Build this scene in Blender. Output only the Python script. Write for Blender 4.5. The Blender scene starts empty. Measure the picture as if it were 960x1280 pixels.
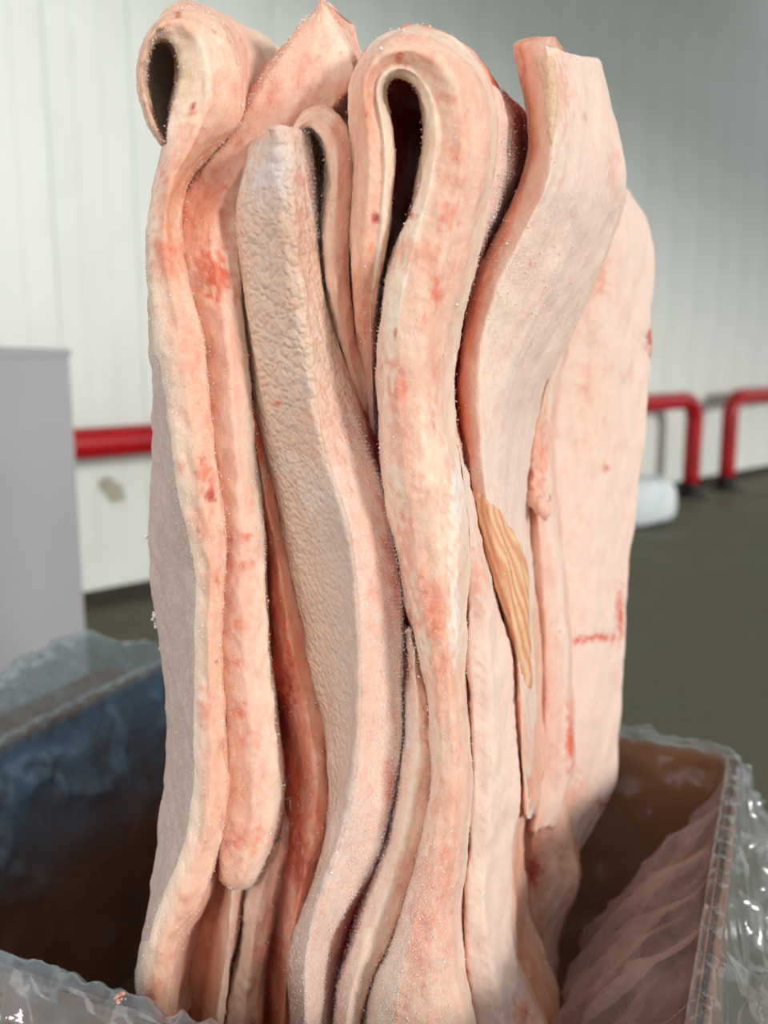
import bpy, math, random
import numpy as np
from mathutils import Vector

random.seed(7)
RNG = np.random.default_rng(11)
SC = bpy.context.scene
COLL = SC.collection

# ------------------------------------------------------------------ camera
H = 0.90                       # lens height above the floor
PITCH = math.radians(10.0)
F = 1150.0                     # focal length in pixels of the 960x1280 frame
cam = bpy.data.cameras.new('camera')
cam_ob = bpy.data.objects.new('camera', cam)
COLL.objects.link(cam_ob)
cam_ob.location = (0, 0, H)
cam_ob.rotation_euler = (math.radians(90) - PITCH, 0, 0)
cam.sensor_fit = 'VERTICAL'
cam.sensor_height = 32.0
cam.sensor_width = 24.0
cam.lens = 32.0 * F / 1280.0
cam.clip_start = 0.02
cam.dof.use_dof = True
cam.dof.focus_distance = 0.66
cam.dof.aperture_fstop = 3.4
SC.camera = cam_ob

# ------------------------------------------------------------------ light
world = bpy.data.worlds.new('daylight')
SC.world = world
world.use_nodes = True
bg = world.node_tree.nodes['Background']
bg.inputs[0].default_value = (0.93, 0.97, 1.0, 1)
bg.inputs[1].default_value = 0.80

sun = bpy.data.lights.new('sun', 'SUN')
sun.energy = 2.05
sun.angle = math.radians(12.0)
sun.color = (1.0, 0.95, 0.905)
sun_ob = bpy.data.objects.new('sun', sun)
COLL.objects.link(sun_ob)
SUN_AZ = Vector((0.77, -0.64, 0.0)).normalized()
SUN_EL = math.radians(13)
SUN_DIR = SUN_AZ * math.cos(SUN_EL) + Vector((0, 0, math.sin(SUN_EL)))   # towards the sun
sun_ob.rotation_euler = SUN_DIR.to_track_quat('Z', 'Y').to_euler()
sun_ob.location = SUN_DIR * 6

# area fill added behind the lens to brighten the fronts of the sheets
fill = bpy.data.lights.new('front_fill', 'AREA')
fill.shape = 'RECTANGLE'; fill.size = 2.4; fill.size_y = 2.2
fill.energy = 34; fill.color = (1.0, 0.97, 0.93)
fill_ob = bpy.data.objects.new('front_fill', fill); COLL.objects.link(fill_ob)
fill_ob.location = (-1.9, -1.6, 1.5)
fill_ob.rotation_euler = (Vector(fill_ob.location) - Vector((0, .7, .75))).to_track_quat('Z', 'Y').to_euler()

SC.view_settings.view_transform = 'Standard'
SC.view_settings.look = 'None'
SC.view_settings.gamma = 1.0
SC.view_settings.use_curve_mapping = False
SC.view_settings.exposure = 0.0

# ------------------------------------------------------------------ helpers
CP, SP = math.cos(PITCH), math.sin(PITCH)

def px_ray(x, y):
    x = np.asarray(x, float); y = np.asarray(y, float)
    a = (x - 480.0) / F; b = (640.0 - y) / F
    return np.stack([a, CP + b * SP, -SP + b * CP], -1)

def at_depth(x, y, d):
    """point of the scene seen at pixel (x, y) whose distance forward is d metres"""
    r = px_ray(x, y)
    return r * (np.asarray(d, float) / r[..., 1])[..., None] + np.array([0, 0, H])

def at_height(x, y, z):
    r = px_ray(x, y)
    return r * ((z - H) / r[..., 2])[..., None] + np.array([0, 0, H])

def to_px(P):
    q = P - np.array([0, 0, H])
    fwd = q[..., 1] * CP - q[..., 2] * SP
    up = q[..., 1] * SP + q[..., 2] * CP
    return 480 + F * q[..., 0] / fwd, 640 - F * up / fwd

def lin(c):
    c = np.asarray(c, float) / 255.0
    return np.where(c <= 0.04045, c / 12.92, ((c + 0.055) / 1.055) ** 2.4)

def wob(P, lam, seed, n=16):
    g = np.random.default_rng(seed)
    d = g.normal(size=(n, 3)); d /= np.linalg.norm(d, axis=1)[:, None]
    k = d * (2 * math.pi / lam * g.uniform(0.6, 1.5, n))[:, None]
    ph = g.uniform(0, 6.28, n)
    return np.sin(P @ k.T + ph).sum(-1) / math.sqrt(n / 2)

def new_mesh(name, V, Fc, mat=None, parent=None, smooth=True, cols=None):
    me = bpy.data.meshes.new(name)
    V = np.asarray(V, float)
    me.from_pydata([], [], []) if False else None
    if isinstance(Fc, np.ndarray):
        n, k = Fc.shape
        me.vertices.add(len(V)); me.vertices.foreach_set('co', V.astype(np.float32).ravel())
        me.loops.add(n * k); me.loops.foreach_set('vertex_index', Fc.astype(np.int32).ravel())
        me.polygons.add(n); me.polygons.foreach_set('loop_start', np.arange(0, n * k, k, dtype=np.int32))
        me.update(calc_edges=True)
    else:
        me.from_pydata([tuple(v) for v in V], [], Fc)
    me.validate()
    if smooth:
        me.polygons.foreach_set('use_smooth', np.ones(len(me.polygons), bool))
    if cols:
        for k, arr in cols.items():
            a = me.color_attributes.new(k, 'FLOAT_COLOR', 'POINT')
            full = np.ones((len(V), 4), np.float32); full[:, :3] = arr
            a.data.foreach_set('color', full.ravel())
    me.update()
    o = bpy.data.objects.new(name, me)
    COLL.objects.link(o)
    if mat: me.materials.append(mat)
    if parent: o.parent = parent
    return o

def tag(o, label=None, cat=None, group=None, kind=None):
    if label: o['label'] = label
    if cat: o['category'] = cat
    if group: o['group'] = group
    if kind: o['kind'] = kind
    return o

def empty(name, loc=(0, 0, 0)):
    o = bpy.data.objects.new(name, None)
    o.empty_display_size = 0.05
    o.location = loc
    COLL.objects.link(o)
    return o

def mesh_in(name, V, Fc, mat, parent, **kw):
    """mesh given in scene coordinates, parented to an empty that has a location"""
    V = np.asarray(V, float) - np.array(parent.location)
    return new_mesh(name, V, Fc, mat, parent, **kw)

# ------------------------------------------------------------------ materials
def mat_new(name):
    m = bpy.data.materials.new(name); m.use_nodes = True
    nt = m.node_tree; b = nt.nodes['Principled BSDF']
    return m, nt, b

def N(nt, t, **kw):
    n = nt.nodes.new(t)
    for k, v in kw.items():
        if k in n.inputs: n.inputs[k].default_value = v
        else: setattr(n, k, v)
    return n

def ramp(nt, fac, a, b, ca=(0, 0, 0, 1), cb=(1, 1, 1, 1)):
    r = N(nt, 'ShaderNodeValToRGB')
    r.color_ramp.elements[0].position = a; r.color_ramp.elements[1].position = b
    r.color_ramp.elements[0].color = ca; r.color_ramp.elements[1].color = cb
    nt.links.new(fac, r.inputs[0]); return r.outputs[0]

def mixc(nt, fac, a, b, mode='MIX'):
    m = N(nt, 'ShaderNodeMix', data_type='RGBA', blend_type=mode)
    L = nt.links
    for s, v in ((0, fac), (6, a), (7, b)):
        if hasattr(v, 'is_linked') or hasattr(v, 'links'): L.new(v, m.inputs[s])
        else: m.inputs[s].default_value = v
    return m.outputs[2]

def math_n(nt, op, a, b=0.0):
    m = N(nt, 'ShaderNodeMath', operation=op)
    for s, v in ((0, a), (1, b)):
        if hasattr(v, 'links'): nt.links.new(v, m.inputs[s])
        else: m.inputs[s].default_value = v
    return m.outputs[0]

def make_fat():
    m, nt, b = mat_new('frozen_pork_fat')
    L = nt.links
    co = N(nt, 'ShaderNodeTexCoord').outputs['Object']
    col = N(nt, 'ShaderNodeVertexColor', layer_name='Col').outputs[0]
    msk = N(nt, 'ShaderNodeSeparateColor')
    L.new(N(nt, 'ShaderNodeVertexColor', layer_name='Msk').outputs[0], msk.inputs[0])
    frost, peb, mott = msk.outputs[0], msk.outputs[1], msk.outputs[2]
    def noise(s, det=4, rough=.55, scl=None):
        n = N(nt, 'ShaderNodeTexNoise'); n.inputs['Scale'].default_value = s
        n.inputs['Detail'].default_value = det; n.inputs['Roughness'].default_value = rough
        if scl:
            mp = N(nt, 'ShaderNodeMapping'); mp.inputs['Scale'].default_value = scl
            L.new(co, mp.inputs[0]); L.new(mp.outputs[0], n.inputs['Vector'])
        else: L.new(co, n.inputs['Vector'])
        return n.outputs[0]
    # soft mottling of the fat: pinker and creamier clouds
    c1 = mixc(nt, math_n(nt, 'MULTIPLY', ramp(nt, noise(70, 5, .68, (1, 1, .55)), .50, .72), mott), col, (*lin((220, 118, 88)), 1))
    c1 = mixc(nt, math_n(nt, 'MULTIPLY', ramp(nt, noise(55, 5, .65, (1, 1, .3)), .46, .70), math_n(nt, 'MULTIPLY', mott, .75)), c1, (*lin((244, 218, 194)), 1))
    # small blood specks
    sp = ramp(nt, noise(120, 3, .6, (1, 1, .6)), .64, .74)
    c1 = mixc(nt, math_n(nt, 'MULTIPLY', math_n(nt, 'MULTIPLY', sp, mott), .8), c1, (*lin((205, 70, 52)), 1))
    # frost
    fr = math_n(nt, 'MULTIPLY', ramp(nt, noise(420, 3, .7), .42, .70), frost)
    fr2 = math_n(nt, 'MULTIPLY', ramp(nt, noise(60, 4, .65), .45, .62), frost)
    fr = math_n(nt, 'MAXIMUM', fr, math_n(nt, 'MULTIPLY', fr2, .55))
    c1 = mixc(nt, math_n(nt, 'MULTIPLY', fr, .75), c1, (*lin((243, 234, 228)), 1))
    L.new(c1, b.inputs['Base Color'])
    # pebbled rind
    vo = N(nt, 'ShaderNodeTexVoronoi', feature='SMOOTH_F1'); vo.inputs['Scale'].default_value = 185
    vo.inputs['Smoothness'].default_value = .18
    mp = N(nt, 'ShaderNodeMapping'); mp.inputs['Scale'].default_value = (1, 1, 1.15)
    dist = N(nt, 'ShaderNodeMix', data_type='VECTOR'); 
    nz = N(nt, 'ShaderNodeTexNoise'); nz.inputs['Scale'].default_value = 90
    L.new(co, nz.inputs['Vector'])
    dist.inputs[0].default_value = .008
    L.new(co, dist.inputs[4]); L.new(nz.outputs[1], dist.inputs[5])
    L.new(dist.outputs[1], mp.inputs[0]); L.new(mp.outputs[0], vo.inputs['Vector'])
    hp = math_n(nt, 'MULTIPLY', math_n(nt, 'SUBTRACT', 1.0, vo.outputs[0]), peb)
    hf = math_n(nt, 'MULTIPLY', noise(260, 5, .7), .35)
    hg = math_n(nt, 'MULTIPLY', noise(900, 3, .7), .16)
    hs = math_n(nt, 'MULTIPLY', noise(60, 4, .6, (1, 1, .25)), .8)
    hh = math_n(nt, 'ADD', math_n(nt, 'ADD', math_n(nt, 'MULTIPLY', hp, 1.7), hf), math_n(nt, 'ADD', hs, hg))
    bp = N(nt, 'ShaderNodeBump'); bp.inputs['Strength'].default_value = .7; bp.inputs['Distance'].default_value = .0030
    L.new(hh, bp.inputs['Height']); L.new(bp.outputs[0], b.inputs['Normal'])
    b.inputs['Roughness'].default_value = .52
    b.inputs['Specular IOR Level'].default_value = .35
    b.subsurface_method = 'RANDOM_WALK'
    b.inputs['Subsurface Weight'].default_value = .35
    b.inputs['Subsurface Radius'].default_value = (1.0, .32, .2)
    b.inputs['Subsurface Scale'].default_value = .004
    return m

def simple(name, rgb, rough=.5, noise_amt=0.0, rgb2=None, nscale=20, bump=0.0, bscale=200, spec=.4, scl=(1, 1, 1)):
    m, nt, b = mat_new(name)
    b.inputs['Roughness'].default_value = rough
    b.inputs['Specular IOR Level'].default_value = spec
    c = (*lin(rgb), 1)
    co = N(nt, 'ShaderNodeTexCoord').outputs['Object']
    mp = N(nt, 'ShaderNodeMapping'); mp.inputs['Scale'].default_value = scl
    nt.links.new(co, mp.inputs[0]); co = mp.outputs[0]
    if rgb2 is not None:
        n = N(nt, 'ShaderNodeTexNoise'); n.inputs['Scale'].default_value = nscale; n.inputs['Detail'].default_value = 6
        nt.links.new(co, n.inputs['Vector'])
        nt.links.new(mixc(nt, ramp(nt, n.outputs[0], .35, .68), c, (*lin(rgb2), 1)), b.inputs['Base Color'])
    else: b.inputs['Base Color'].default_value = c
    if bump:
        n = N(nt, 'ShaderNodeTexNoise'); n.inputs['Scale'].default_value = bscale; n.inputs['Detail'].default_value = 5
        nt.links.new(co, n.inputs['Vector'])
        bp = N(nt, 'ShaderNodeBump'); bp.inputs['Strength'].default_value = bump; bp.inputs['Distance'].default_value = .004
        nt.links.new(n.outputs[0], bp.inputs['Height']); nt.links.new(bp.outputs[0], b.inputs['Normal'])
    return m

def make_film(name, milk=.16, tint=(140, 176, 204)):
    m = bpy.data.materials.new(name); m.use_nodes = True
    nt = m.node_tree; L = nt.links
    nt.nodes.remove(nt.nodes['Principled BSDF'])
    out = nt.nodes['Material Output']
    co = N(nt, 'ShaderNodeTexCoord').outputs['Object']
    n = N(nt, 'ShaderNodeTexNoise'); n.inputs['Scale'].default_value = 22; n.inputs['Detail'].default_value = 6; n.inputs['Roughness'].default_value = .6
    L.new(co, n.inputs['Vector'])
    n2 = N(nt, 'ShaderNodeTexNoise', noise_type='RIDGED_MULTIFRACTAL') if hasattr(bpy.types.ShaderNodeTexNoise, 'noise_type') else N(nt, 'ShaderNodeTexNoise')
    n2.inputs['Scale'].default_value = 14; n2.inputs['Detail'].default_value = 4
    L.new(co, n2.inputs['Vector'])
    bp = N(nt, 'ShaderNodeBump'); bp.inputs['Strength'].default_value = .45; bp.inputs['Distance'].default_value = .004
    L.new(math_n(nt, 'ADD', n.outputs[0], math_n(nt, 'MULTIPLY', n2.outputs[0], .3)), bp.inputs['Height'])
    tr = N(nt, 'ShaderNodeBsdfTransparent'); tr.inputs[0].default_value = (.95, .965, .97, 1)
    df = N(nt, 'ShaderNodeBsdfDiffuse'); df.inputs[0].default_value = (*lin(tint), 1); L.new(bp.outputs[0], df.inputs['Normal'])
    tl = N(nt, 'ShaderNodeBsdfTranslucent'); tl.inputs[0].default_value = (*lin(tint), 1)
    mk = N(nt, 'ShaderNodeMixShader'); mk.inputs[0].default_value = .4
    L.new(df.outputs[0], mk.inputs[1]); L.new(tl.outputs[0], mk.inputs[2])
    gl = N(nt, 'ShaderNodeBsdfGlossy'); gl.inputs['Roughness'].default_value = .12; L.new(bp.outputs[0], gl.inputs['Normal'])
    gl.inputs[0].default_value = (.95, .97, 1, 1)
    m1 = N(nt, 'ShaderNodeMixShader')
    lw = N(nt, 'ShaderNodeLayerWeight'); lw.inputs['Blend'].default_value = .25
    fac = math_n(nt, 'ADD', math_n(nt, 'MULTIPLY', ramp(nt, n.outputs[0], .35, .75), milk * 1.2), math_n(nt, 'MULTIPLY', lw.outputs['Facing'], milk * 1.6))
    fac = math_n(nt, 'ADD', fac, milk * .35)
    ms = N(nt, 'ShaderNodeSeparateColor'); L.new(N(nt, 'ShaderNodeVertexColor', layer_name='Milk').outputs[0], ms.inputs[0]); at = ms.outputs[0]
    tn = N(nt, 'ShaderNodeVertexColor', layer_name='Tint').outputs[0]; L.new(tn, df.inputs[0]); L.new(tn, tl.inputs[0])
    fac = math_n(nt, 'MULTIPLY', fac, at)
    L.new(fac, m1.inputs[0]); L.new(tr.outputs[0], m1.inputs[1]); L.new(mk.outputs[0], m1.inputs[2])
    m2 = N(nt, 'ShaderNodeMixShader')
    gm = N(nt, 'ShaderNodeMath', operation='MULTIPLY')
    lw2 = N(nt, 'ShaderNodeLayerWeight'); lw2.inputs['Blend'].default_value = .5; L.new(bp.outputs[0], lw2.inputs['Normal'])
    L.new(math_n(nt, 'ADD', math_n(nt, 'MULTIPLY', math_n(nt, 'POWER', lw2.outputs['Facing'], 3.0), .6), .055), gm.inputs[0]); L.new(ms.outputs[1], gm.inputs[1]); L.new(gm.outputs[0], m2.inputs[0])
    L.new(m1.outputs[0], m2.inputs[1]); L.new(gl.outputs[0], m2.inputs[2])
    L.new(m2.outputs[0], out.inputs['Surface'])
    return m

FAT = make_fat()
ICE = simple('frost_grain', (246, 240, 236), .25, spec=.6)
CARD = simple('brown_cardboard', (138, 94, 60), .8, rgb2=(118, 78, 50), nscale=8, bump=.15, bscale=90)
CARD_E = simple('cardboard_edge', (150, 118, 88), .9)
FILM = make_film('clear_liner_film', .17)
RED = simple('red_pipe_paint', (176, 10, 24), .35, rgb2=(150, 8, 20), nscale=6, bump=.05)
FOOT = simple('black_foot', (26, 22, 22), .6)
GREY = simple('grey_carton', (160, 160, 163), .6, rgb2=(152, 152, 155), nscale=2)
BAG = simple('white_foam', (225, 232, 235), .7, rgb2=(210, 220, 225), nscale=9, bump=.5, bscale=25)

# ------------------------------------------------------------------ setting: floor, wall
def make_floor_mat():
    m, nt, b = mat_new('damp_concrete'); L = nt.links
    co = N(nt, 'ShaderNodeTexCoord').outputs['Object']
    n = N(nt, 'ShaderNodeTexNoise'); n.inputs['Scale'].default_value = 2.2; n.inputs['Detail'].default_value = 8; n.inputs['Roughness'].default_value = .65
    L.new(co, n.inputs['Vector'])
    n2 = N(nt, 'ShaderNodeTexNoise'); n2.inputs['Scale'].default_value = 18; n2.inputs['Detail'].default_value = 6
    L.new(co, n2.inputs['Vector'])
    c = mixc(nt, ramp(nt, n.outputs[0], .35, .7), (*lin((88, 87, 70)), 1), (*lin((106, 103, 85)), 1))
    c = mixc(nt, ramp(nt, n2.outputs[0], .62, .75), c, (*lin((70, 68, 56)), 1))
    L.new(c, b.inputs['Base Color'])
    r = ramp(nt, n.outputs[0], .4, .65, (.5, .5, .5, 1), (.85, .85, .85, 1)); L.new(r, b.inputs['Roughness'])
    b.inputs['Specular IOR Level'].default_value = .25
    return m

def make_wall_mat():
    m, nt, b = mat_new('white_panel_paint'); L = nt.links
    co = N(nt, 'ShaderNodeTexCoord').outputs['Object']
    n = N(nt, 'ShaderNodeTexNoise'); n.inputs['Scale'].default_value = 3; n.inputs['Detail'].default_value = 6
    L.new(co, n.inputs['Vector'])
    c = mixc(nt, ramp(nt, n.outputs[0], .4, .75), (*lin((216, 222, 216)), 1), (*lin((207, 213, 206)), 1))
    L.new(c, b.inputs['Base Color']); b.inputs['Roughness'].default_value = .45
    return m
WALLM = make_wall_mat()
DARK = simple('kerb_shade', (52, 44, 36), .8, rgb2=(40, 34, 28))  # baseboard colour, with the kerb shadow at the wall foot put into it

def box_mesh(x0, x1, y0, y1, z0, z1):
    V = [(x0,y0,z0),(x1,y0,z0),(x1,y1,z0),(x0,y1,z0),(x0,y0,z1),(x1,y0,z1),(x1,y1,z1),(x0,y1,z1)]
    Fc = [(3,2,1,0),(4,5,6,7),(0,1,5,4),(1,2,6,5),(2,3,7,6),(3,0,4,7)]
    return V, Fc

fl = new_mesh('floor', [(-6,-2,0),(9,-2,0),(9,11,0),(-6,11,0)], [(0,1,2,3)], make_floor_mat(), smooth=False)
tag(fl, kind='structure')

W0 = at_height(190., 742., 0.0); W1 = at_height(960., 590., 0.0)
wd = (W1 - W0); wd[2] = 0; wd /= np.linalg.norm(wd)
wall = empty('wall_back', tuple(W0)); tag(wall, kind='structure')
wall.rotation_euler = (0, 0, math.atan2(wd[1], wd[0]))
def panel_mesh(w=.30, h=3.6, t=.04):
    # two shallow ribs and a recessed joint at each side
    prof = [(0,.006),(.005,.006),(.009,0),(.095,0),(.099,.002),(.103,0),(.195,0),(.199,.002),(.203,0),(w-.002,0),(w,.003)]
    V = []; Fc = []
    for z in (0, h):
        for x, y in prof: V.append((x, y, z))
        V += [(w, t, z), (0, t, z)]
    n = len(prof) + 2
    for i in range(n):
        j = (i + 1) % n; Fc.append((i, j, n + j, n + i))
    Fc.append(tuple(range(n, 2 * n))); Fc.append(tuple(range(n - 1, -1, -1)))
    return V, Fc
V, Fc = panel_mesh()
first = new_mesh('wall_panel', V, Fc, WALLM, wall, smooth=False)
first.location = (-3.0, 0, 0)
for i in range(1, 48):
    c = first.copy(); COLL.objects.link(c); c.parent = wall; c.location = (-3.0 + .30 * i, 0, 0)
V, Fc = box_mesh(-3.0, 11.4, -.02, .012, 0, .055)
bb = new_mesh('baseboard_shade', V, Fc, DARK, smooth=False); tag(bb, kind='structure')
bb.location = tuple(W0); bb.rotation_euler = wall.rotation_euler

# unseen slab added as a sun blocker: it keeps the low sun off the upper right of the wall
Z_BLOCK = 3.3
def wall_pt(x, y):
    r = px_ray(x, y); o = np.array([0, 0, H]); n = np.array([wd[1], -wd[0], 0.0])
    return o + r * (((W0 - o) @ n) / (r @ n))
def up_sun(p): return p + np.array(SUN_DIR) * ((Z_BLOCK - p[2]) / SUN_DIR.z)
qa, qb = up_sun(wall_pt(250., -60.)), up_sun(wall_pt(960., 400.))
print('sun blocker edge', qa, qb, wd)
dq = (qb - qa) / np.linalg.norm(qb - qa)
ca, cb = qa - dq * 7, qb + dq * 6
inn = -np.array(SUN_AZ); inn = inn / np.linalg.norm(inn) * 9
V = [tuple(p + np.array([0, 0, h])) for h in (0, .15) for p in (ca, cb, cb + inn, ca + inn)]
ce = new_mesh('sun_blocker', V, [(0,1,2,3),(7,6,5,4),(0,4,5,1),(1,5,6,2),(2,6,7,3),(3,7,4,0)], WALLM, smooth=False); tag(ce, kind='structure')
# guard rails: red pipe, bent down at the ends, black feet
wn = np.array([wd[1], -wd[0], 0.0])            # out of the wall, into the room
def tube(path, r, n=16):
    path = np.asarray(path, float); V = []; Fc = []
    T = np.gradient(path, axis=0); T /= np.linalg.norm(T, axis=1)[:, None]
    side0 = wn
    for p, t in zip(path, T):
        a = side0 - t * (side0 @ t); a /= np.linalg.norm(a); b = np.cross(t, a)
        for k in range(n):
            an = 2 * math.pi * k / n
            V.append(p + r * (math.cos(an) * a + math.sin(an) * b))
    for i in range(len(path) - 1):
        for k in range(n):
            Fc.append((i*n+k, i*n+(k+1) % n, (i+1)*n+(k+1) % n, (i+1)*n+k))
    Fc.append(tuple(range(n - 1, -1, -1))); Fc.append(tuple(len(V) - n + k for k in range(n)))
    return V, Fc
def guard_rail(t0, t1, off, label):
    base = W0 + wd * t0 + wn * off
    root = empty('guard_rail', tuple(base))
    tag(root, label, 'rail')
    zt, R, r = .60, .13, .052
    pts = []
    P = lambda t, z: W0 + wd * t + wn * off + np.array([0, 0, z])
    pts += [P(t0, z) for z in (0.02, .15, .3, zt - R)]
    pts += [P(t0 + R * (1 - math.cos(a)), zt - R + R * math.sin(a)) for a in np.linspace(.2, 1.57, 7)]
    pts += [P(t, zt) for t in np.linspace(t0 + R + .1, t1 - R - .1, 6)]
    pts += [P(t1 - R + R * math.sin(a), zt - R + R * math.cos(a)) for a in np.linspace(0, 1.37, 7)]
    pts += [P(t1, z) for z in (zt - R, .3, .15, .02)]
    V, Fc = tube(pts, r); mesh_in('pipe', V, Fc, RED, root)
    for t in (t0, t1):
        path = [P(t, z) for z in (0.0, .004, .085, .09)]
        V, Fc = tube(path, .062); mesh_in('foot', V, Fc, FOOT, root)
        c = P(t, 0)
        V, Fc = box_mesh(-.085, .085, -.085, .085, 0, .012)
        mesh_in('base_plate', np.array(V) + c, Fc, FOOT, root, smooth=False)
guard_rail(-.78, 3.60, .20, 'red bent pipe guard rail running behind the pork sheets, grey crate at one end')
guard_rail(4.06, 6.2, .20, 'red bent pipe guard rail beyond the white foam block, running out of view')

# a smudge of dirt on the white wall under the rail
g_ = np.random.default_rng(4); sp_ = wall_pt(139., 611.)
V = [sp_ + wn * .004]; nr_ = 18
for k in range(nr_):
    a = 2 * math.pi * k / nr_; r_ = .05 * g_.uniform(.6, 1.1)
    V.append(sp_ + wn * .002 + wd * r_ * math.cos(a) + np.array([0, 0, 1]) * r_ * (math.sin(a) - .5 * math.cos(a)))
o = new_mesh('dirt_mark', V, [(0, 1 + k, 1 + (k + 1) % nr_) for k in range(nr_)], simple('dirt', (176, 172, 156), .9, rgb2=(150, 146, 130), nscale=60))
o.parent = wall; bpy.context.view_layer.update(); o.matrix_parent_inverse = wall.matrix_world.inverted(); o['label'] = 'grey dirt smudge on the wall'

# grey crate by the wall
cr = empty('grey_crate', (-1.19, 2.24, 0)); cr.rotation_euler = (0, 0, math.radians(21))
tag(cr, 'plain grey crate standing before the white panel wall beside the red rail', 'crate')
V, Fc = box_mesh(-.42, .405, -.16, .16, 0, .885); new_mesh('body', V, Fc, GREY, cr, smooth=False)
V, Fc = box_mesh(-.43, .41, -.165, .165, .885, .90)
V = [(x, y, z + (.028 if (z > .89 and y > 0) else 0) * (.5 - x)) for x, y, z in V]
new_mesh('lid', V, Fc, GREY, cr, smooth=False)

# white foam block lying on the floor
def rounded_block(name, c, sx, sy, sz, mat, seed, rot=0, n=14):
    V = []; idx = {}; Fc = []
    g = np.linspace(-1, 1, n)
    def vid(p):
        k = tuple(np.round(p, 4))
        if k not in idx: idx[k] = len(V); V.append(p)
        return idx[k]
    for ax in range(3):
        for s in (-1, 1):
            for i in range(n - 1):
                for j in range(n - 1):
                    q = []
                    for a, b in ((i, j), (i+1, j), (i+1, j+1), (i, j+1)):
                        p = np.zeros(3); p[ax] = s; p[(ax+1) % 3] = g[a]; p[(ax+2) % 3] = g[b]; q.append(vid(p))
                    Fc.append(tuple(q if s > 0 else q[::-1]))
    V = np.array(V)
    nrm = V / (np.abs(V) ** 6).sum(1)[:, None] ** (1 / 6)
    P = nrm * np.array([sx, sy, sz])
    P += (V / np.linalg.norm(V, axis=1)[:, None]) * (wob(P, sx * 1.2, seed) * sx * .05)[:, None]
    P[:, 2] -= P[:, 2].min()
    o = new_mesh(name, P, Fc, mat); o.location = c; o.rotation_euler = (0, 0, rot)
    return o
bag = rounded_block('foam_block', (1.20, 4.72, 0), .30, .12, .122, BAG, 5, rot=.18)
tag(bag, 'white foam block lying on the dark floor near the foot of a red rail', 'block')

# ------------------------------------------------------------------ the carton and its film liner
RIM = .44
CR = np.array([.409, .993]); E1 = np.array([.9165, -.40]); E2 = np.array([.40, .9165])
CW, CL = .80, .62
cc = CR - E1 * CW / 2 - E2 * CL / 2
carton = empty('carton', (cc[0], cc[1], 0)); carton.rotation_euler = (0, 0, math.atan2(E1[1], E1[0]))
tag(carton, 'open brown cardboard carton on the floor holding the pork sheets', 'carton')
hx, hy = CW / 2, CL / 2
def wall_panel_card(name, ax, s):
    # outer and inner board with a fluted core between
    g = empty('x') if False else None
    t = .0075
    if ax == 0: lo, hi, L = s * hx, s * (hx - t), hy
    else: lo, hi, L = s * hy, s * (hy - t), hx
    def put(u0, u1, a0, a1, z0, z1):
        if ax == 0: return box_mesh(min(a0, a1), max(a0, a1), u0, u1, z0, z1)
        return box_mesh(u0, u1, min(a0, a1), max(a0, a1), z0, z1)
    e = L - (t if ax == 1 else 0)
    V1, F1 = put(-e, e, lo, lo - s * .0015, .0, RIM)
    V2, F2 = put(-e, e, hi, hi + s * .0015, .006, RIM)
    o = new_mesh(name, V1 + V2, F1 + [tuple(i + 8 for i in f) for f in F2], CARD, carton, smooth=False)
    n = int(2 * e / .0035); V = []; Fc = []
    for i in range(n):
        u = -e + 2 * e * i / (n - 1); a = lo - s * (t / 2 + (t / 2 - .0016) * math.sin(i * math.pi / 2))
        for z in (.002, RIM - .001): V.append((a, u, z) if ax == 0 else (u, a, z))
    for i in range(n - 1): Fc.append((2*i, 2*i+2, 2*i+3, 2*i+1))
    new_mesh('fluting', V, Fc, CARD_E, o, smooth=True)
    return o
for ax, s in ((0, 1), (0, -1), (1, 1), (1, -1)): wall_panel_card('side_panel', ax, s)
V, Fc = box_mesh(-hx + .009, hx - .009, -hy + .009, hy - .009, .0, .006)
new_mesh('base', V, Fc, CARD, carton, smooth=False)
# one flap folded outward on the far left side, under the film
th = math.radians(8)
V = []
for u in (-hy + .02, hy - .02):
    for d, dz in ((0, 0), (.10, -.10 * math.tan(th)), (.10, -.006 - .10 * math.tan(th)), (0, -.006)):
        V.append((-hx - .001 - d, u, RIM + dz))
new_mesh('flap', V, [(0,1,2,3),(7,6,5,4),(0,4,5,1),(1,5,6,2),(2,6,7,3),(3,7,4,0)], CARD, carton, smooth=False)

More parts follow.
